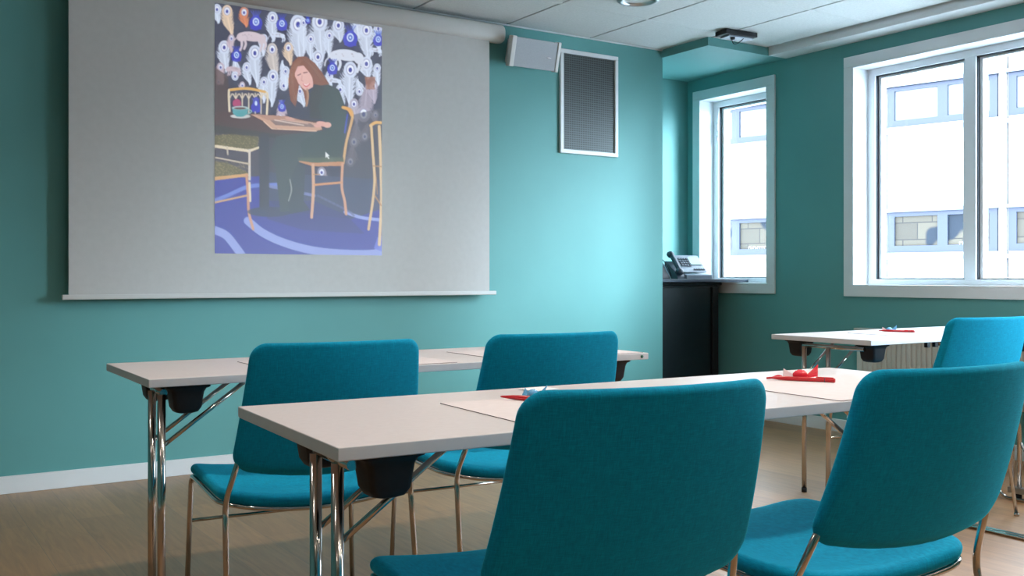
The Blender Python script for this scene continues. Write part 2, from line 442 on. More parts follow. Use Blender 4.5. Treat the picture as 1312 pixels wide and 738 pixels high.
for c in [(88, 35, 100, 105, 14, CR), (60, 30, 62, 70, 12, WH), (135, 38, 140, 80, 12, (222, 150, 120)), (80, 135, 84, 205, 15, WH),
          (165, 150, 170, 245, 17, WH), (214, 52, 214, 120, 14, WH), (213, 140, 222, 225, 14, (214, 205, 200)), (215, 215, 210, 300, 15, WH),
          (285, 70, 290, 185, 22, WH), (345, 62, 350, 175, 21, WH), (397, 72, 400, 120, 16, WH), (258, 135, 262, 185, 12, CR),
          (340, 160, 335, 235, 15, WH), (475, 85, 478, 175, 17, WH), (430, 195, 425, 300, 18, WH), (475, 178, 478, 222, 16, WH),
          (467, 318, 478, 235, 18, (178, 170, 186)), (508, 80, 508, 150, 12, WH), (110, 215, 112, 160, 10, WH), (300, 65, 300, 150, 10, WH),
          (65, 230, 70, 180, 8, PK), (245, 240, 243, 170, 12, WH), (372, 210, 372, 250, 10, WH), (505, 190, 506, 240, 10, WH),
          (440, 395, 450, 340, 13, (160, 152, 165)), (235, 330, 240, 280, 12, PK), (290, 255, 300, 300, 12, WH), (455, 255, 452, 220, 10, WH),
          (430, 450, 440, 405, 12, (150, 142, 152)), (470, 380, 480, 345, 12, (150, 140, 150)), (350, 480, 362, 510, 12, (165, 158, 170)),
          (190, 110, 186, 160, 10, WH), (142, 190, 150, 240, 11, WH), (320, 110, 318, 170, 12, WH), (372, 100, 368, 160, 12, WH),
          (450, 60, 452, 110, 12, WH), (250, 200, 250, 250, 11, WH), (100, 110, 98, 150, 9, PK), (70, 190, 74, 240, 10, PK),
          (495, 240, 495, 290, 11, (190, 182, 200)), (402, 250, 408, 300, 12, WH), (190, 230, 188, 290, 11, WH), (440, 290, 446, 345, 12, (186, 180, 196)),
          (270, 215, 268, 260, 8, CR), (130, 240, 128, 250, 8, PK), (500, 320, 498, 345, 9, (170, 162, 176))]:
    feather(*c)
# spotted cats of the wallpaper with blue plume heads
def cat(x, y, s, col):
    ell(x, y, 38*s, 15*s, col, .12); ell(x+32*s, y+8*s, 13*s, 15*s, col); ell(x-30*s, y+2*s, 15*s, 14*s, col)
    for dx, dy in ((-34, 42), (-22, 38), (28, 44), (40, 38)):
        curve([(x+dx*.9*s, y+8*s), (x+(dx+5)*s, y+24*s), (x+dx*s, y+dy*s)], 7*s, col)
    curve([(x-40*s, y), (x-55*s, y+14*s), (x-58*s, y+28*s)], 3.5*s, col)
    for i in range(7): ell(x+rs.uniform(-30, 30)*s, y+rs.uniform(-7, 7)*s, 2.2, 1.8, (170, 160, 172), 0, .5)
cat(155, 105, .9, (214, 200, 208)); cat(420, 155, 1.05, (216, 222, 236)); cat(228, 100, .45, WH); cat(105, 195, .45, PK); cat(385, 225, .45, WH); cat(500, 140, .4, WH)
def bluehead(x, y, s):
    poly([(x-16*s, y+18*s), (x-8*s, y-18*s), (x+8*s, y-20*s), (x+16*s, y+20*s)], (72, 96, 200)); ell(x, y+2*s, 18*s, 20*s, (70, 92, 198))
    for k in range(5): seg((x, y-10*s), (x-14*s+7*s*k, y-32*s), 2, (84, 106, 205))
    ell(x, y-2*s, 9*s, 11*s, (224, 232, 248)); ell(x, y-2*s, 5.5*s, 7*s, (60, 110, 205)); ell(x, y-2*s, 2.5*s, 3*s, (232, 240, 250))
for a in ((168, 66, 1.0), (240, 70, .85), (430, 108, 1.1), (380, 192, .8), (114, 158, .8), (508, 112, .8), (168, 300, .75), (240, 300, .6), (312, 60, .4)): bluehead(*a)
# dim lower parts of the room in the picture
for yy in range(240, 520):
    pass
poly([(53, 190), (90, 215), (100, 330), (53, 330)], (112, 98, 96), .75)
poly([(400, 330), (518, 300), (518, 520), (400, 520)], (112, 110, 116), .62)
poly([(470, 215), (500, 215), (498, 250), (475, 250)], (176, 132, 116), .8)
poly([(53, 345), (300, 360), (300, 520), (53, 520)], (112, 108, 114), .72)
# carpet
poly([(53, 500), (200, 490), (518, 515), (518, 720), (53, 720)], (92, 100, 168))
poly([(200, 480), (518, 500), (518, 580), (430, 610), (230, 585), (190, 540)], (104, 108, 128))
poly([(190, 560), (330, 560), (420, 600), (470, 650), (300, 640), (200, 610)], (88, 92, 140), .8)
BL = (156, 168, 222)
curve([(53, 560), (90, 545), (150, 520), (230, 515)], 11, (130, 146, 212)); curve([(200, 518), (260, 530), (330, 545)], 8, (140, 148, 190))
curve([(145, 615), (190, 650), (260, 680), (350, 700), (460, 706), (518, 702)], 22, BL)
curve([(53, 640), (85, 655), (110, 685), (130, 712)], 22, BL); curve([(415, 590), (460, 605), (518, 612)], 9, (160, 172, 225))
curve([(225, 580), (300, 583)], 5, (130, 140, 190), .6); curve([(340, 545), (420, 585), (440, 600)], 6, (130, 136, 170), .6)
poly([(495, 690), (505, 660), (518, 655), (518, 700)], (130, 140, 215))
# gilt ballroom chairs
GO = (212, 172, 128); GD = (190, 150, 112); CRM = (226, 214, 190)
def seatpad(pts):
    poly(pts, (124, 120, 100)); P = np.array(pts)
    for _ in range(170):
        x = rs.uniform(P[:, 0].min(), P[:, 0].max()); y = rs.uniform(P[:, 1].min()+2, P[:, 1].max()-2)
        ell(x, y, 1.6, 1.3, (176, 166, 132), 0, .7)
# chair behind the table, arcade back
curve([(95, 318), (93, 262), (100, 252), (145, 250), (190, 258), (200, 268), (198, 320)], 6, CRM); curve([(98, 253), (145, 249), (192, 258)], 7, (224, 180, 112))
for x in (112, 130, 148, 166, 182): seg((x, 262), (x, 318), 3.5, (222, 208, 186))
for x in (103, 121, 139, 157, 174, 190): curve([(x-8, 276), (x, 264), (x+8, 276)], 3, (222, 208, 186))
ell(115, 290, 12, 12, (180, 90, 130)); ell(168, 292, 9, 20, (70, 96, 190)); ell(168, 290, 4, 7, (210, 220, 240))
# left seats
seatpad([(53, 380), (120, 374), (176, 385), (172, 412), (148, 422), (53, 408)])
poly([(53, 405), (150, 418), (178, 408), (178, 414), (150, 426), (53, 413)], CRM)
line([(150, 420), (150, 500)], 7, (214, 206, 196)); line([(53, 440), (150, 458)], 4, (208, 196, 178)); line([(88, 410), (90, 432)], 4, (208, 196, 178))
seatpad([(53, 450), (90, 455), (148, 482), (140, 492), (53, 498)])
poly([(53, 494), (146, 484), (148, 492), (53, 504)], GO)
curve([(142, 490), (146, 545), (148, 590), (160, 638)], 7, (206, 160, 136)); line([(53, 565), (142, 545)], 5, GO); curve([(150, 510), (152, 560)], 6, CRM)
# table
poly([(53, 312), (150, 318), (358, 340), (352, 372), (230, 378), (53, 350)], (112, 98, 98)); poly([(53, 350), (230, 376), (352, 370), (350, 378), (230, 386), (53, 372)], (100, 92, 96))
poly([(176, 372), (205, 374), (205, 585), (178, 585)], (96, 98, 106))
ell(205, 590, 60, 14, (98, 102, 112), 0, .85)
# woman: legs, dress, arms
DK = (98, 106, 106)
poly([(225, 380), (350, 365), (420, 430), (330, 452), (285, 450), (262, 520), (268, 588), (235, 590), (222, 470), (205, 430)], (104, 110, 112))
poly([(285, 450), (305, 460), (300, 560), (318, 585), (262, 596), (255, 560), (262, 500)], (100, 104, 110))
poly([(330, 240), (352, 232), (378, 240), (400, 262), (412, 300), (418, 345), (412, 400), (400, 440), (360, 448), (300, 440), (290, 400), (330, 372), (372, 360), (352, 330), (318, 318), (316, 272)], DK)
poly([(318, 262), (334, 238), (360, 236), (342, 300), (352, 335), (318, 330)], (90, 98, 100))
curve([(388, 260), (404, 310), (396, 348), (372, 352)], 26, (100, 108, 108))
# menu board
poly([(152, 320), (198, 322), (345, 345), (352, 362), (330, 366), (212, 358), (190, 340)], (206, 170, 150)); poly([(200, 330), (320, 345), (336, 356), (222, 350)], (150, 132, 128))
poly([(165, 320), (255, 325), (300, 338), (200, 336)], (186, 150, 134)); line([(190, 340), (212, 360), (335, 366)], 3, (230, 200, 178))
line([(220, 336), (300, 350)], 3, (226, 210, 202)); line([(236, 334), (312, 346)], 2, (220, 190, 176))
# hands
ell(352, 346, 17, 7, (224, 178, 168), .2); ell(366, 349, 11, 8, (226, 184, 172)); ell(338, 352, 10, 4, (222, 176, 166), .1); ell(262, 332, 14, 4, (214, 172, 162), .2)
# head and hair
HB = (150, 112, 100); HL = (186, 150, 126)
poly([(268, 178), (285, 160), (308, 160), (332, 178), (352, 205), (372, 236), (350, 240), (330, 236), (312, 250), (314, 292), (306, 290), (300, 258), (288, 236), (278, 300), (264, 282), (258, 240), (262, 200)], HB)
poly([(272, 190), (300, 184), (318, 206), (327, 232), (326, 244), (308, 254), (296, 246), (284, 228), (274, 212)], (228, 184, 178))
ell(303, 222, 21, 26, (230, 188, 180), -.5)
poly([(262, 195), (280, 172), (300, 168), (285, 185), (276, 205), (274, 235), (268, 270), (262, 262), (258, 225)], (160, 120, 104))
for k in range(9):
    curve([(296+k*2.4, 165+k), (322+k*3, 190+k*2), (345+k*2.4, 222+k)], 1.6, HL if k % 2 else (120, 92, 88), .7)
for k in range(6): curve([(272-k, 186+4*k), (264+k, 230), (270+k*2, 278+2*k)], 1.6, HL if k % 2 else (124, 96, 92), .7)
curve([(310, 250), (312, 270), (308, 296)], 6, HL, .8)
curve([(300, 236), (308, 242), (316, 236)], 4, (214, 110, 116)); curve([(301, 236), (308, 239), (314, 235)], 2, (250, 240, 240))
line([(284, 212), (292, 208)], 2.2, (110, 80, 84)); line([(300, 205), (310, 203)], 2.2, (110, 80, 84)); line([(296, 212), (294, 226), (299, 228)], 1.6, (200, 146, 142))
# her chair and the one at the right
curve([(412, 300), (430, 306), (436, 324), (428, 360), (418, 400), (410, 455)], 7, (216, 180, 136)); curve([(422, 320), (414, 370)], 4, (84, 108, 196)); curve([(409, 300), (425, 306), (434, 322)], 8, (226, 172, 106))
poly([(285, 446), (330, 452), (412, 448), (412, 462), (326, 464), (288, 452)], (198, 152, 122)); poly([(285, 440), (410, 438), (412, 450), (330, 454), (285, 448)], (116, 124, 112))
curve([(326, 460), (327, 530), (322, 605)], 8, (216, 176, 148)); curve([(408, 456), (406, 520), (414, 560), (418, 596)], 7, (214, 168, 142)); line([(330, 515), (406, 508)], 6, (214, 160, 122))
line([(327, 486), (345, 486)], 3, GD); curve([(262, 500), (266, 530), (258, 560)], 2.5, (190, 196, 190))
curve([(486, 350), (500, 342), (518, 342)], 8, (228, 184, 122)); curve([(488, 350), (493, 430), (497, 500), (492, 560), (480, 638)], 7, (222, 194, 152)); curve([(510, 352), (514, 440), (516, 560), (510, 680)], 8, (224, 198, 158))
line([(494, 462), (518, 464)], 4, GD); line([(498, 545), (516, 572)], 4, GD); seg((500, 480), (505, 540), 2.5, GD)
# cup on the table
ell(125, 326, 28, 6, (206, 206, 206)); poly([(102, 302), (147, 302), (144, 320), (132, 328), (116, 328), (104, 318)], (112, 170, 176)); ell(124, 303, 23, 5, (190, 214, 214)); ell(124, 304, 17, 3, (120, 96, 92)); curve([(146, 306), (156, 312), (146, 320)], 3, (150, 190, 192))
# mouse pointer
poly([(361, 423), (361, 441), (365, 437), (369, 444), (372, 442), (368, 436), (373, 435)], (236, 238, 238))
# soften
for _ in range(1):   # one light smoothing pass
    img = np.clip(img*1.0, 0, 255); p = np.pad(img, ((1, 1), (1, 1), (0, 0)), 'edge')
    img = (p[1:-1, 1:-1]*4+p[:-2, 1:-1]+p[2:, 1:-1]+p[1:-1, :-2]+p[1:-1, 2:])/8
# homography from the flat picture (u right, v down) to the drawing
src = [(0, 0), (1, 0), (1, 1), (0, 1)]; dst = [(54, 12), (518, 78), (517, 710), (54, 705)]
A = []; B_ = []
for (u, v), (x, y) in zip(src, dst):
    A.append([u, v, 1, 0, 0, 0, -u*x, -v*x]); B_.append(x); A.append([0, 0, 0, u, v, 1, -u*y, -v*y]); B_.append(y)
hh = np.append(np.linalg.solve(np.array(A, float), np.array(B_, float)), 1).reshape(3, 3)
NU, NV = 250, 340
U, V = np.meshgrid(np.linspace(0, 1, NU), np.linspace(0, 1, NV))
q = np.stack([U.ravel(), V.ravel(), np.ones(U.size)]); q = hh @ q; px_ = np.clip(q[0]/q[2], 0, W_-1.01); py_ = np.clip(q[1]/q[2], 0, H_-1.01)
ix, iy = px_.astype(int), py_.astype(int); fx, fy = (px_-ix)[:, None], (py_-iy)[:, None]
colr = img[iy, ix]*(1-fx)*(1-fy)+img[iy, ix+1]*fx*(1-fy)+img[iy+1, ix]*(1-fx)*fy+img[iy+1, ix+1]*fx*fy
c = colr/255; cl = np.where(c <= .04045, c/12.92, ((c+.055)/1.055)**2.4)
verts = np.stack([(1.526-2)+U.ravel()*(2.472-1.526), np.full(U.size, -.0015), 2.428-V.ravel()*(2.428-1.138)], 1)
idx = np.arange(NU*NV).reshape(NV, NU)
faces = np.stack([idx[:-1, :-1].ravel(), idx[1:, :-1].ravel(), idx[1:, 1:].ravel(), idx[:-1, 1:].ravel()], 1)
me = bpy.data.meshes.new('projected_picture'); me.from_pydata(verts.tolist(), [], faces.tolist())
at = me.color_attributes.new('picture', 'FLOAT_COLOR', 'POINT')
AMB = 0.125   # what the room light already puts on the darkened picture base
em = np.clip(cl-AMB, 0, None)
at.data.foreach_set('color', np.concatenate([em, np.ones((len(em), 1))], 1).ravel().astype(np.float32))
m = mat('projected_light_dark_base', (136, 136, 138), .85, 0, .1); b = m.node_tree.nodes['Principled BSDF']  # base coloured darker than the screen fabric so projected blacks look dark
an = N(m, 'ShaderNodeAttribute'); an.attribute_name = 'picture'
L(m, an.outputs['Color'], b.inputs['Emission Color']); PICT = b
me.materials.append(m); o = bpy.data.objects.new('projected_picture', me); COL.objects.link(o); o.parent = sc
o['label'] = 'projected photograph of a woman reading at a cafe table'

# ---------------------------------------------------------------- speaker, vent, ceiling things
sp = thing('wall_speaker', 'pale grey loudspeaker tilted down beside the end of the screen case', 'speaker', (3.475, D, 2.41))
sp_t = Matrix.Translation((0, -.06, 0)) @ Matrix.Rotation(math.radians(14), 4, 'X')
def spart(name, boxes, m, bevel=.004, parent=sp):
    bm = bmesh.new()
    for b in boxes: box(bm, *b)
    bmesh.ops.transform(bm, matrix=sp_t, verts=bm.verts); return obj(name, bm, m, parent, bevel)
# cabinet tapering to the wall
bm = bmesh.new()
f_ = [(-.172, -.088, -.088), (.172, -.088, -.088), (.172, -.088, .088), (-.172, -.088, .088)]
b_ = [(-.13, .035, -.07), (.13, .035, -.07), (.13, .035, .07), (-.13, .035, .07)]
va = [bm.verts.new(p) for p in f_]; vb = [bm.verts.new(p) for p in b_]
bm.faces.new(va); bm.faces.new(vb)
for i in range(4): bm.faces.new((va[i], va[(i+1) % 4], vb[(i+1) % 4], vb[i]))
bmesh.ops.transform(bm, matrix=sp_t, verts=bm.verts); obj('cabinet', bm, 'white_paint', sp, .004)
spart('grille', [(-.15, .158, -.1, -.086, -.088, .088)], 'grille', .003)
spart('side_cheek', [(-.182, -.15, -.106, -.06, -.092, .092)], 'case')
spart('side_cheek', [(.158, .182, -.106, -.06, -.092, .092)], 'case')
bm = bmesh.new(); lathe(bm, [(0, 0), (.017, 0), (.016, .0015), (0, .002)], n=20)
bmesh.ops.transform(bm, matrix=sp_t @ Matrix.Translation((.105, -.1, -.012)) @ Matrix.Rotation(PI/2, 4, 'X') @ Matrix.Scale(.28, 4, (0, 1, 0)), verts=bm.verts)
obj('badge', bm, 'white_paint', sp)
bx('wall_bracket', -.03, .03, -.05, 0, -.04, .04, 'case', sp, .004)

vt = thing('ventilation_grille', 'tall dark perforated ventilation grille in white frame on the teal wall', 'vent', (4.004, D, 1.815))
bm = bmesh.new(); hw = .238; hh_ = .672; fw = .026
box(bm, -hw, hw, -.02, 0, 0, fw); box(bm, -hw, hw, -.02, 0, hh_-fw, hh_); box(bm, -hw, -hw+fw, -.02, 0, fw, hh_-fw); box(bm, hw-fw, hw, -.02, 0, fw, hh_-fw)
obj('vent_frame', bm, 'white_paint', vt, .003)
bx('perforated_panel', -hw+fw, hw-fw, -.008, 0, fw, hh_-fw, 'vent', vt)

cl_ = thing('ceiling_downlight', 'round chrome recessed light in the white tiled ceiling', 'ceiling light', (3.68, 4.335, CEIL))
bm = bmesh.new(); lathe(bm, [(.088, .01), (.092, -.012), (.10, -.016), (.118, -.010), (.124, 0), (.124, .002)], n=48); obj('trim_ring', bm, 'reflector', cl_)
bm = bmesh.new(); lathe(bm, [(.089, -.006), (.07, .008), (.045, .018), (0, .02)], n=48); obj('reflector', bm, 'reflector', cl_)
bm = bmesh.new(); lathe(bm, [(0, .004), (.03, .004), (.034, .012), (.034, .02)], n=24); obj('lamp', bm, 'lamp_glow', cl_)

cu = thing('ceiling_device', 'small black electronic box with dangling cable under the ceiling by the soffit corner', 'device', (4.70, 4.56, CEIL), math.radians(-6))
bx('housing', -.135, .12, -.05, .06, -.036, -.006, 'black_plastic', cu, .004)
bx('mounting_plate', -.10, .10, -.035, .05, -.046, -.036, 'phone_grey', cu, .002)
bx('ceiling_mount', -.05, .05, -.03, .03, -.006, 0, 'black_plastic', cu)
bm = bmesh.new(); lathe(bm, [(0, -.062), (.014, -.058), (.016, -.046), (0, -.046)], (-.05, -.01, 0), 16); obj('lens', bm, 'black_plastic', cu)
bm = bmesh.new(); tube(bm, fillet([(-.06, -.01, -.05), (-.055, -.02, -.09), (-.02, -.02, -.085), (.03, -.02, -.046)], .03), .0025, 6); obj('cable', bm, 'black_plastic', cu)

# ---------------------------------------------------------------- recess: cabinet, worktop, phones
cb = thing('storage_cabinet', 'black storage cabinet standing in the recess beside the small window', 'cabinet', (4.98, 5.5, 0))
bx('body', -.315, .315, -.17, .22, .04, .955, 'cabinet', cb, .006)
bx('top_panel', -.32, .325, -.20, .23, .955, .978, 'cabinet', cb, .009, seg=4)
bx('door', -.30, .215, -.186, -.17, .07, .94, 'cabinet', cb, .003)
bx('side_rail', .24, .30, -.186, -.17, .07, .94, 'black_plastic', cb, .004)
bx('plinth', -.3, .3, -.15, .2, 0, .04, 'black_plastic', cb)
ws = bx('worktop', 4.652, 5.495, 5.225, 5.6, .978, 1.0, 'phone_dark', bevel=.002)
tag(ws, 'thin dark worktop slab on the black cabinet reaching into the window niche', 'worktop')
ph = thing('desk_phone', 'grey desk telephone with dark handset on the worktop by the window', 'telephone', (5.05, 5.40, 1.0), math.radians(-10))
# wedge base
def wedge(name, prof, x0, x1, m, parent, bevel=.003):
    bm = bmesh.new(); a = [bm.verts.new((x0, y, z)) for y, z in prof]; b = [bm.verts.new((x1, y, z)) for y, z in prof]
    bm.faces.new(a); bm.faces.new(b); k = len(prof)
    for i in range(k): bm.faces.new((a[i], a[(i+1) % k], b[(i+1) % k], b[i]))
    return obj(name, bm, m, parent, bevel)
wedge('base', [(-.10, 0), (.10, 0), (.10, .05), (-.02, .045), (-.10, .03)], -.07, .15, 'phone_grey', ph)
wedge('control_panel', [(-.06, .05), (-.045, .045), (.085, .165), (.075, .175)], -.07, .135, 'phone_grey', ph)
pm = Matrix.Translation((0, -.06, .052)) @ Matrix.Rotation(math.radians(43), 4, 'X')
def ppart(name, boxes, m):
    bm = bmesh.new()
    for b in boxes: box(bm, *b)
    bmesh.ops.transform(bm, matrix=pm, verts=bm.verts); return obj(name, bm, m, ph, .001)
ppart('display', [(.03, .12, .075, .155, 0, .004)], 'lcd')
ppart('keypad', [(-.055+.022*i, -.039+.022*i, .06+.024*j, .075+.024*j, 0, .006) for i in range(4) for j in range(4)], 'phone_dark')
ppart('button_row', [(.03+.02*i, .045+.02*i, .02, .035, 0, .005) for i in range(5)], 'phone_dark')
bm = bmesh.new()
hp = [Vector((-.115, -.085, .045)), Vector((-.112, -.06, .075)), Vector((-.110, -.01, .125)), Vector((-.108, .04, .172)), Vector((-.108, .065, .188))]
tube(bm, fillet(hp, .03), .017, 12)
for q in ((-.113, -.075, .055), (-.108, .055, .178)):
    bmesh.ops.create_uvsphere(bm, u_segments=14, v_segments=10, radius=.03, matrix=Matrix.Translation(q) @ Matrix.Rotation(math.radians(43), 4, 'X') @ Matrix.Scale(.8, 4, (0, 0, 1)))
obj('handset', bm, 'phone_dark', ph, smooth=True)
wedge('cradle', [(-.09, 0), (.09, 0), (.09, .13), (.07, .13), (-.08, .03)], -.14, -.078, 'phone_dark', ph)
p2 = thing('headset_charger', 'black charging dock with a curved cable behind the desk telephone', 'charger', (4.83, 5.42, 1.0))
wedge('dock', [(-.06, 0), (.07, 0), (.05, .09), (.02, .1), (-.05, .02)], -.09, .02, 'black_plastic', p2)
wedge('stand_plate', [(-.065, 0), (-.055, 0), (.035, .115), (.025, .12)], .02, .028, 'phone_grey', p2)
bm = bmesh.new(); tube(bm, fillet([(-.08, .0, .16), (-.02, 0, .155), (.03, -.02, .1), (.045, -.04, .02)], .05, 8), .003, 6); obj('cable', bm, 'black_plastic', p2)

# ---------------------------------------------------------------- radiator
rd = thing('radiator', 'cream ribbed panel radiator below the large window', 'radiator', (5.325, 3.3, 0))
bm = bmesh.new(); y = -.82
box(bm, -.02, .02, -.82, .82, .28, .68)
while y < .80:
    box(bm, -.027, -.02, y+.004, y+.03, .285, .675); y += .0345
obj('ribbed_panel', bm, 'radiator', rd, .004)
bx('top_grille', -.045, .03, -.825, .825, .678, .692, 'radiator', rd, .003)
for s in (-.6, .6): bx('bracket', .02, .05, s-.02, s+.02, .32, .66, 'radiator', rd)
bm = bmesh.new(); tube(bm, fillet([(0, -.78, .3), (0, -.86, .3), (0, -.86, 0)], .03), .009); obj('pipe', bm, 'chrome', rd)

# ---------------------------------------------------------------- tables
def make_table(name, label, x, y, ang, l, w, legs, bucks, first=False, latch=False, plug=False, base=0):
    t = thing(name, label, 'table', (x, y, 0), ang, 'white folding conference tables')
    bm = bmesh.new(); box(bm, 0, l, 0, w, TT-.0235, TT)
    for f in bm.faces:
        if abs(f.normal.z) < .5: f.material_index = 1
    bm.normal_update()
    for f in bm.faces: f.material_index = 0 if abs(f.normal.z) > .5 else 1
    obj('tabletop', bm, ['tabletop', 'edge'], t, .0022, 2)
    zt = TT-.0235
    legsL, bucksL = legs, bucks
    for side in (0, 1):
        legs, bucks = (legsL, bucksL) if side == 0 else ((.36, .475), ((.03, .125), (.45, .55)))
        X = (lambda v: v) if side == 0 else (lambda v: l-v)
        # brackets that nest the folded frame
        for k, (b0, b1) in enumerate(bucks):
            bm = bmesh.new()
            x0, x1 = sorted((X(.054), X(.176)))
            lev = [(0, 0, 0), (0, .008, .0), (.010, .012, .006), (.016, .022, .008), (.022, .065, .012), (.030, .078, .018), (.042, .082, .026)]
            # inset in x, depth below top, inset in y
            rings = []
            for ixx, dz, iy_ in lev:
                a0, a1, c0, c1 = x0+ixx, x1-ixx, b0+iy_, b1-iy_; r = .012
                ring = []
                for (cx, cy, a) in ((a1-r, c1-r, 0), (a0+r, c1-r, 1), (a0+r, c0+r, 2), (a1-r, c0+r, 3)):
                    for q in range(5):
                        an_ = (a+q/4)*PI/2; ring.append(bm.verts.new((cx+r*math.cos(an_), cy+r*math.sin(an_), zt-dz)))
                rings.append(ring)
            for A1, B1 in zip(rings, rings[1:]):
                for j in range(20):
                    f = bm.faces.new((A1[j], A1[(j+1) % 20], B1[(j+1) % 20], B1[j])); f.smooth = True
            bm.faces.new(rings[-1]); bm.faces.new(rings[0])
            obj('nesting_bracket', bm, 'black_plastic', t)
        xl = X(.048); sg = 1 if side == 0 else -1
        y0r, y1r = min(legs[0], bucks[0][0]+.045), legs[1]
        bm = bmesh.new(); tube(bm, [(xl+sg*.006, y0r, zt-.022), (xl+sg*.006, y1r+.008, zt-.022)], .010, 12); obj('end_rail', bm, 'chrome', t)
        for yy in legs:
            bm = bmesh.new(); tube(bm, [(xl, yy, .014), (xl, yy, zt-.026)], .0115, 14); lg = obj('leg', bm, 'chrome', t)
            bm = bmesh.new(); lathe(bm, [(0, 0), (.0125, 0), (.0125, .02), (0, .02)], (xl, yy, 0), 14); obj('rubber_tip', bm, 'black_plastic', lg)
            bm = bmesh.new(); tube(bm, [(xl+sg*.004, yy+.006, .545), (xl+sg*.235, yy+.006, zt-.006)], .0065, 10); obj('brace', bm, 'chrome', t)
    if latch:
        for xx in (.42, .48): bx('latch', xx-.012, xx+.012, .004, .022, zt-.024, zt, 'black_plastic', t, .002)
    if plug:
        bm = bmesh.new(); lathe(bm, [(0, 0), (.0055, 0), (.0055, .003), (0, .003)], n=16)
        bmesh.ops.transform(bm, matrix=Matrix.Translation((l-.032, 0, TT-.012)) @ Matrix.Rotation(PI/2, 4, 'X'), verts=bm.verts)
        o = obj('edge_plug', bm, 'green_plug', t); o['label'] = 'green round plug'
    return t
G1 = (.652, 1.519, math.radians(-2.6), 1.814, .602)
G2 = (.654, 2.807, math.radians(-.69), 1.76, .592)
G3 = (3.69, 2.79, 0, 1.42, .57)
make_table('folding_table', 'nearest white folding table with pads, in the middle behind the two closest chairs', *G1, (.13, .243), ((.03, .125), (.35, .445)))
make_table('folding_table', 'white folding table in the row closest to the screen wall', *G2, (.06, .175), ((.02, .115), (.35, .445)), plug=True)
make_table('folding_table', 'white folding table at the right in front of the radiator', *G3, (.27, .41), ((.03, .13), (.44, .54)), latch=True)

def onto(G, x, y, z=TT):
    c, s = math.cos(G[2]), math.sin(G[2]); return (G[0]+x*c-y*s, G[1]+x*s+y*c, z)
def deskpad(G, x, y, label, w=.594, d=.41):
    bm = bmesh.new(); box(bm, 0, w, 0, d, 0, .0016); bm.normal_update()
    for f in bm.faces: f.material_index = 0 if abs(f.normal.z) > .5 else 1
    o = obj('desk_pad', bm, ['pad', 'pad_edge']); o.location = onto(G, x, y, TT+.0002); o.rotation_euler = (0, 0, G[2])
    return tag(o, label, 'desk pad', 'thin paper desk pads')
deskpad(G1, .395, .012, 'pale desk pad on the nearest table with blue-wrapped sweet, left one of two', w=.52)
deskpad(G1, 1.185, .004, 'pale desk pad on the nearest table with the red sweet')
deskpad(G2, .372, .012, 'pale desk pad on the table by the screen, behind its left chair')
deskpad(G2, 1.150, .012, 'pale desk pad on the table by the screen, behind its right chair')
deskpad(G3, .375, .01, 'pale desk pad on the table in front of the radiator')
def pen(x, y, ang, label):
    bm = bmesh.new(); prof = [(.0012, 0), (.0022, .004), (.0048, .03), (.0056, .05), (.0056, .172), (.0048, .174)]
    rings = []
    for r, z in prof: rings.append([bm.verts.new((z, r*math.cos(2*PI*j/14), .0058+r*math.sin(2*PI*j/14))) for j in range(14)])
    for a, b in zip(rings, rings[1:]):
        for j in range(14):
            f = bm.faces.new((a[j], a[(j+1) % 14], b[(j+1) % 14], b[j])); f.smooth = True
    bm.faces.new(rings[0]); bm.faces.new(rings[-1])
    t = thing('pen', label, 'pen', (x, y, TT+.002), ang, 'red pens on the tables')
    obj('barrel', bm, 'red', t)
    bm = bmesh.new(); box(bm, .125, .17, -.002, .002, .0105, .0135); obj('clip', bm, 'red', t, .0008)
    bm = bmesh.new(); tube(bm, [(.147, 0, .0058), (.149, 0, .0058)], .0060, 14); obj('cap_ring', bm, 'phone_dark', t)
    return t
pa = math.atan2(1.719-1.875, 2.133-2.04)
pen(1.213, 1.907, pa, 'red pen behind the closest chair back, only its tip showing')
pen(2.043, 1.872, pa, 'red pen lying beside the red wrapped sweet')
pen(4.289, 3.20, math.atan2(3.029-3.202, 4.36-4.289), 'red pen on the table in front of the radiator')

def candy(x, y, ang, m, label, s=1.0, z=TT+.002, tail=True):
    t = thing('wrapped_sweet', label, 'sweet', (x, y, z), ang)
    bm = bmesh.new()
    bmesh.ops.create_uvsphere(bm, u_segments=18, v_segments=12, radius=.012*s, matrix=Matrix.Translation((0, 0, .0105*s)) @ Matrix.Scale(1.35, 4, (1, 0, 0)))
    for v in bm.verts:
        v.co.z = max(0.0005, v.co.z+.0012*s*math.sin(v.co.x*900)*(1 if v.co.z > .004 else 0))
    obj('wrapped_body', bm, m[0], t, smooth=True)
    for sd in (-1, 1):
        bm = bmesh.new(); rows = []
        for k in range(7):
            u = k/6; xx = sd*(.012+.024*u)*s; wd = (.003+.016*u)*s; row = []
            for j in range(13):
                v = j/12*2-1; lift = .009*s+.010*s*u if sd > 0 else .008*s
                row.append(bm.verts.new((xx, v*wd*.45, max(.0008, lift+v*wd*.75+.0016*s*u*math.sin(j*2.2)))))
            rows.append(row)
        for a, b in zip(rows, rows[1:]):
            for j in range(12): bm.faces.new((a[j], a[j+1], b[j+1], b[j])).smooth = True
        o = obj('twisted_end', bm, m[1] if sd < 0 else m[0], t)
        so = o.modifiers.new('s', 'SOLIDIFY'); so.thickness = .0004
    # trailing film
    if not tail: return t
    bm = bmesh.new(); tube(bm, fillet([(-.034*s, .004, .004*s), (-.045*s, 0, .009*s), (-.06*s, -.004, .003*s), (-.07*s, 0, .002*s)], .01), .0022*s, 6); obj('film_tail', bm, m[0], t)
    return t
candy(2.105, 1.815, pa+.1, ('red_film', 'clear_film'), 'red wrapped sweet with twisted ends beside the pen on the nearest table', 1.25)
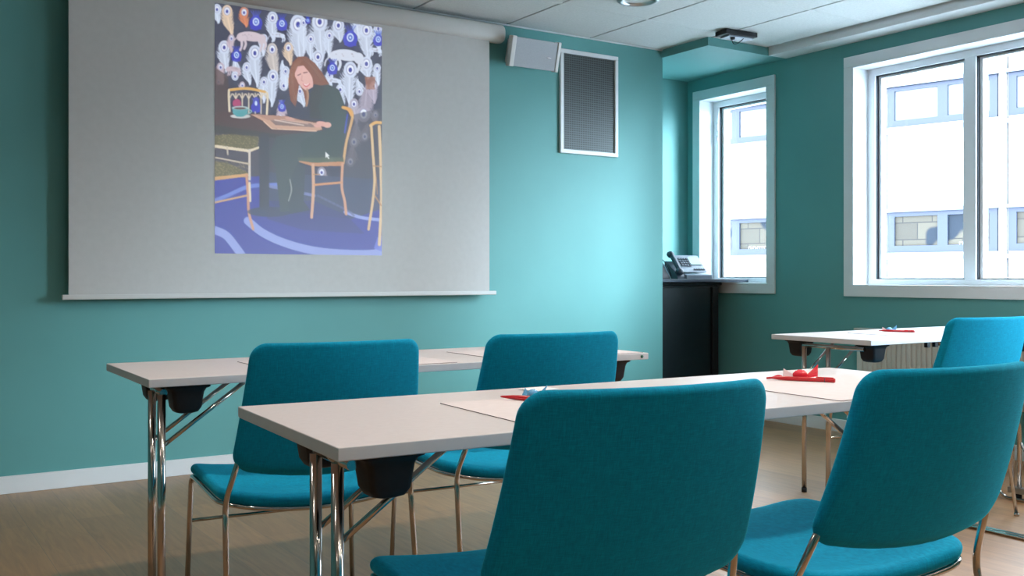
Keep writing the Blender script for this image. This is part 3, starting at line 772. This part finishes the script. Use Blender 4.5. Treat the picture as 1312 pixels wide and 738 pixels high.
candy(1.272, 1.862, -1.4, ('blue_film', 'blue_film'), 'blue wrapped sweet peeping up behind the closest chair back', 1.0, tail=False)
candy(4.335, 3.17, pa, ('blue_film', 'clear_film'), 'blue wrapped sweet on the table in front of the radiator', .95, tail=False)
bm = bmesh.new(); box(bm, -.04, .04, -.03, .03, 0, .001); nc = obj('name_card', bm, 'white_paper'); nc.location = (1.40, 2.025, TT+.002); nc.rotation_euler = (0, 0, .1)
tag(nc, 'small white card on the nearest table behind the closest chair back', 'card')

# ---------------------------------------------------------------- chairs
def superpad(name, mapf, hw, hh, thick, outline, parent, n_in=9):
    """upholstered pad: outline in (u,v), rounded rim, mapf(u,v,w)->xyz"""
    bm = bmesh.new(); n = len(outline); r = thick/2
    def ring(su, sv, w): return [bm.verts.new(mapf(p[0]*su, p[1]*sv, w)) for p in outline]
    levels = []
    for k in range(0, 6):
        a = PI/2*k/5; ins = r*(1-math.cos(a)); levels.append((1-ins/hw, 1-ins/hh, r*math.sin(a)))
    base = levels[-1]
    for k in range(1, n_in): levels.append((base[0]*(1-k/n_in), base[1]*(1-k/n_in), r))
    for sgn in (1, -1):
        prev = None
        for i, (su, sv, w) in enumerate(levels):
            if i == 0:
                if sgn == 1: rim = ring(su, sv, 0)
                cur = rim
            else:
                cur = ring(su, sv, w*sgn)
            if prev:
                for j in range(n):
                    f = bm.faces.new((prev[j], prev[(j+1) % n], cur[(j+1) % n], cur[j])); f.smooth = True
            prev = cur
        c = bm.verts.new(mapf(0, 0, r*sgn))
        for j in range(n):
            f = bm.faces.new((prev[j], prev[(j+1) % n], c)); f.smooth = True
    return obj(name, bm, 'fabric', parent)

def rrect(hw, hh, radii, sag_bottom=0, seg=9, side=8):
    """rounded rectangle outline; radii = (top, bottom); bottom edge bows down"""
    pts = []
    rt, rb = radii
    cs = [(hw-rt, hh-rt, rt, 0), (-hw+rt, hh-rt, rt, 1), (-hw+rb, -hh+rb, rb, 2), (hw-rb, -hh+rb, rb, 3)]
    for i, (cx, cy, r, a) in enumerate(cs):
        arc = [(cx+r*math.cos((a+q/seg)*PI/2), cy+r*math.sin((a+q/seg)*PI/2)) for q in range(seg+1)]
        pts += arc
        nx = cs[(i+1) % 4]; b = (a+1)*PI/2
        e = (nx[0]+nx[2]*math.cos(b), nx[1]+nx[2]*math.sin(b)); s0 = arc[-1]
        for q in range(1, side): pts.append((s0[0]+(e[0]-s0[0])*q/side, s0[1]+(e[1]-s0[1])*q/side))
    out = []
    for (u, v) in pts:
        t = (hh-v)/(2*hh)
        if v < 0: v -= sag_bottom*(1-(u/hw)**2)*(-v/hh)
        out.append((u, v))
    return out

def make_chair(label):
    t = thing('conference_chair', label, 'chair', (0, 0, 0), 0, 'teal upholstered chairs on chrome legs')
    # backrest: leans back, wraps gently around the sitter
    hh_b = .163; zc = .692; rec = .322
    def mb(u, v, w):
        k = v/hh_b
        y = -.3045-rec*v*1.0-.045*(1-(u/.24)**2)+.012+.010*k*k
        wid = 1-.062*k
        return (u*wid, y-w, zc+v+w*rec*.6)
    superpad('backrest', mb, .237, hh_b, .034, rrect(.237, hh_b, (.038, .045), .030), t)
    # seat
    def ms(u, v, w):
        y = .066+v; k = v/.27
        z = .446-.026*(1-(u/.258)**2)*(1-.25*k)-(.012*max(0, k-.6)**2/.16)+(.010*max(0, -k-.55)/.45)
        return (u*(1-.02*k), y, z+w)
    superpad('seat', ms, .258, .273, .036, rrect(.258, .273, (.06, .085)), t)
    # rim tube under the seat
    o2 = rrect(.254, .266, (.06, .085)); bm = bmesh.new()
    tube(bm, [(ms(u*1, v*1, 0)[0], ms(u, v, 0)[1], ms(u, v, 0)[2]-.022) for u, v in o2], .0065, 8, closed=True); obj('seat_frame', bm, 'chrome', t)
    for s in (-1, 1):
        bm = bmesh.new(); pts = fillet([(s*.262, -.262, 0), (s*.256, -.200, .418), (s*.253, -.207, .455), (s*.222, -.262, .60)], .05, 6)
        tube(bm, pts, .0078, 12); lathe(bm, [(0, 0), (.011, 0), (.011, .012), (0, .012)], (s*.262, -.262, 0), 12); obj('leg', bm, 'chrome', t)
        bm = bmesh.new(); pts = fillet([(s*.262, .310, 0), (s*.249, .296, .420), (s*.249, .10, .424)], .035, 8)
        tube(bm, pts, .0078, 12); lathe(bm, [(0, 0), (.011, 0), (.011, .012), (0, .012)], (s*.262, .310, 0), 12); obj('leg', bm, 'chrome', t)
    bm = bmesh.new(); tube(bm, [(-.252, .300, .285), (.252, .300, .285)], .0055, 10); obj('stretcher', bm, 'chrome', t)
    return t
CH = [(1.056, 2.726, -4.9, 'teal chair at the left of the table nearest the screen'),
      (1.742, 2.73, -4.8, 'teal chair at the right of the table nearest the screen, below the vent'),
      (3.90, 2.683, -8.4, 'bright teal chair at the table in front of the radiator'),
      (1.735, 1.453, -5.5, 'teal chair in the right foreground with its seat and rounded back bottom showing'),
      (1.066, 1.508, -7.5, 'closest teal chair, its large back in the middle foreground')]
c0 = None
for x, y, a, lab in CH:
    if c0 is None: c0 = make_chair(lab); c0.location = (x, y, 0); c0.rotation_euler = (0, 0, math.radians(a))
    else: dup(c0, (x, y, 0), math.radians(a), lab)

# ---------------------------------------------------------------- low chrome stand cut off at the right edge
st = thing('tube_stand', 'low chrome tube stand with floor runners cut off at the right edge', 'stand', (4.09, 2.1, 0))
for x, ye in ((-.33, .40), (-.30, .44)):
    bm = bmesh.new(); tube(bm, fillet([(x, -.7, .008), (x, ye, .008)], .01), .008, 10); obj('runner', bm, 'chrome', st)
bm = bmesh.new(); tube(bm, fillet([(.30, -.7, .009), (.30, .50, .009), (.30, .54, .05), (.33, .54, .09)], .05, 8), .008, 10); obj('runner', bm, 'chrome', st)
bx('foot_bar', .29, .335, -.1, .48, .035, .062, 'steel', st, .003)
bm = bmesh.new(); lathe(bm, [(0, 0), (.014, 0), (.014, .036), (0, .036)], (.315, .44, 0), 14); obj('glide', bm, 'black_plastic', st)
for yy in (.435, .47):
    bm = bmesh.new(); tube(bm, [(.313, yy, .06), (.313, yy, .62)], .010, 12); obj('upright', bm, 'chrome', st)
bm = bmesh.new(); tube(bm, [(.313, .44, .28), (.313, .30, .06)], .007, 10); obj('brace', bm, 'chrome', st)
for yy in (-.6,): 
    bm = bmesh.new(); tube(bm, fillet([(-.315, yy, .012), (-.315, yy, .6), (.313, yy, .6), (.313, yy, .05)], .04), .010, 12); obj('rear_frame', bm, 'chrome', st)
bm = bmesh.new(); tube(bm, [(.313, .45, .61), (.313, -.6, .61)], .010, 12); obj('top_rail', bm, 'chrome', st)

# ---------------------------------------------------------------- building across the street
def ray(px, py=354.):
    a = (px-656)/F; return Vector((a*math.cos(TH)+math.sin(TH), -a*math.sin(TH)+math.cos(TH), (CY-py)/F))
fa = math.radians(13.6); fd = Vector((-math.sin(fa), math.cos(fa), 0)); fn_ = Vector((-math.cos(fa), -math.sin(fa), 0))
P0 = ray(1136)*21.5; P0.z = 0
def s_of(px):
    r = ray(px); # P0+s*fd = t*r
    det = fd.x*(-r.y)-(-r.x)*fd.y
    return (-P0.x*(-r.y)-(-r.x)*(-P0.y))/det
bl = thing('office_building', 'white panelled office building across the street seen through the windows', 'building', (P0.x, P0.y, -9), math.atan2(fd.y, fd.x)-PI)
# local x runs toward the camera side (-fd), local y outward? -> compute with a helper
Rm = Matrix.Rotation(bl.rotation_euler[2], 3, 'Z')
yl = Rm @ Vector((0, 1, 0)); ysg = 1 if yl.dot(fn_) > 0 else -1
def z_at(px, py):
    r = ray(px, py); s = s_of(px); P = P0+fd*s; t = P.x/r.x; return H+r.z*t
zb1, zt1 = z_at(1150, 163), z_at(1150, 104)
zb0, zt0 = z_at(1150, 324), z_at(1150, 272)
sto = zb1-zb0
u_of = lambda px: -s_of(px)
per = u_of(1291)-u_of(1136)
def fbox(bm, u0, u1, d0, d1, z0, z1):
    a, b = sorted((ysg*d0, ysg*d1)); box(bm, u0, u1, a, b, z0+9, z1+9)
uA = u_of(1136)-8*per; uB = u_of(1136)+4*per
bm = bmesh.new(); fbox(bm, uA, uB, -6, -.12, -9, zt1+2.3)
ub = uA
while ub < uB-.1:   # cladding panels with joints between them
    for k in range(-3, 2):
        zz0 = zt0+k*sto; zz1 = zb0+(k+1)*sto
        fbox(bm, ub+.02, ub+per-.02, -.12, 0, zz0, zz1) if k < 1 else fbox(bm, ub+.02, ub+per-.02, -.12, 0, zz0, zz1-.6)
        g0 = u_of(1277)-u_of(1136)
        fbox(bm, ub+g0+.04, ub+per-.04, -.12, -.01, zb0+k*sto, zt0+k*sto)
    ub += per
obj('cladding', bm, 'facade', bl)
bm = bmesh.new()
for k in range(-3, 2):
    fbox(bm, uA, uB, -.12, .03, zt0+k*sto-.0, zt0+k*sto+.07); fbox(bm, uA, uB, -.12, .05, zb0+k*sto-.14, zb0+k*sto-.05)
obj('sill_band', bm, 'facade_trim', bl)
d1_ = u_of(1200)-u_of(1136); d2_ = u_of(1213)-u_of(1136); g1_ = u_of(1277)-u_of(1136)
for k in (0, 1):
    for i in range(-3, 3):
        u0 = u_of(1136)+i*per; z0, z1 = zb0+k*sto, zt0+k*sto; fr = .15
        bm = bmesh.new()
        fbox(bm, u0, u0+g1_, -.11, -.05, z0, z0+fr); fbox(bm, u0, u0+g1_, -.11, -.05, z1-fr*.6, z1)
        za, zc = z0+fr, z1-fr*.6; fbox(bm, u0, u0+fr, -.11, -.05, za, zc); fbox(bm, u0+g1_-fr, u0+g1_, -.11, -.05, za, zc)
        fbox(bm, u0+d1_, u0+d2_, -.11, -.05, za, zc)
        w = obj('window', bm, 'facade_frame', bl)
        bm = bmesh.new(); fbox(bm, u0+fr, u0+g1_-fr, -.115, -.10, z0+fr, z1-fr*.6)
        obj('pane', bm, 'far_glass_reflection' if k == 0 else 'far_blind', w)
        if k == 0:
            bm = bmesh.new(); la, lb = u_of(1227)-u_of(1136), u_of(1262)-u_of(1136); n_ = 9; zl = z_at(1244, 314.5); lh = .085
            rl = random.Random(5)
            for q_ in range(n_):
                ua = u0+la+(lb-la)*q_/n_; wd_ = (lb-la)/n_
                for (f0, f1, g0, g1) in ((0, .22, 0, 1), (.22, .8, rl.choice((0, .4, .8)), 0)):
                    g1 = g1 if g1 else g0+.2
                    fbox(bm, ua+wd_*f0, ua+wd_*f1, -.099, -.095, zl+lh*g0, zl+lh*g1)
            obj('lettering', bm, 'letters', w)
stt = bx('ground', 5.8, 60, -60, 80, -9.2, -9, 'street', kind='structure')

# ---------------------------------------------------------------- light
w = bpy.data.worlds.new('sky'); scene.world = w; w.use_nodes = True; nt = w.node_tree
bg = nt.nodes['Background']
tcw = nt.nodes.new('ShaderNodeTexCoord'); sx = nt.nodes.new('ShaderNodeSeparateXYZ'); nt.links.new(tcw.outputs['Generated'], sx.inputs[0])
rp = nt.nodes.new('ShaderNodeValToRGB'); rp.color_ramp.elements[0].position = .45; rp.color_ramp.elements[1].position = .8
rp.color_ramp.elements[0].color = (.82, .92, 1.0, 1); rp.color_ramp.elements[1].color = (.66, .84, 1.0, 1)
nt.links.new(sx.outputs['Z'], rp.inputs[0]); nt.links.new(rp.outputs[0], bg.inputs[0]); bg.inputs[1].default_value = 10.0
for i, wn in enumerate(WINS):   # sampling portals in the window openings
    ld = bpy.data.lights.new('window_portal', 'AREA'); ld.shape = 'RECTANGLE'; ld.size = wn[3]-wn[2]; ld.size_y = wn[1]-wn[0]
    ld.cycles.is_portal = True
    lo = bpy.data.objects.new('window_portal', ld); COL.objects.link(lo); lo.location = (XR+.25, (wn[0]+wn[1])/2, (wn[2]+wn[3])/2); lo.rotation_euler = (0, PI/2, 0)
sun = bpy.data.lights.new('soft_sun', 'SUN'); sun.energy = 17; sun.angle = math.radians(38); sun.color = (.66, .88, 1)
so_ = bpy.data.objects.new('soft_sun', sun); COL.objects.link(so_); so_.location = (12, -12, 8)
so_.rotation_euler = Vector((.52, -.85, .30)).to_track_quat('Z', 'Y').to_euler()
def down(x, y, e):  # unseen ceiling lamps, added to fill the room with light
    ld = bpy.data.lights.new('unseen_fill_lamp', 'AREA'); ld.shape = 'DISK'; ld.size = .16; ld.energy = e; ld.color = (1, .90, .80); ld.spread = math.radians(150)
    lo = bpy.data.objects.new('unseen_fill_lamp', ld); COL.objects.link(lo); lo.location = (x, y, CEIL-.03)
for x in (-.9, 1.0, 2.4, 3.9):
    for y in (-1.0, 1.0, 2.6): down(x, y, 6 if x > 0 else 2)

# ---------------------------------------------------------------- camera
cam = bpy.data.cameras.new('camera'); co = bpy.data.objects.new('camera', cam); COL.objects.link(co)
co.location = (0, 0, H); co.rotation_euler = (PI/2, 0, -TH); cam.sensor_width = 36; cam.lens = F*36/1312; cam.shift_y = -(369-CY)/1312
cam.clip_start = .05; cam.clip_end = 300
scene.camera = co
EXPO = 0.7
scene.view_settings.view_transform = 'Standard'; scene.view_settings.look = 'None'; scene.view_settings.exposure = EXPO; scene.view_settings.gamma = 1
scene.view_settings.use_curve_mapping = False
PICT.inputs['Emission Strength'].default_value = 1.0/2**EXPO
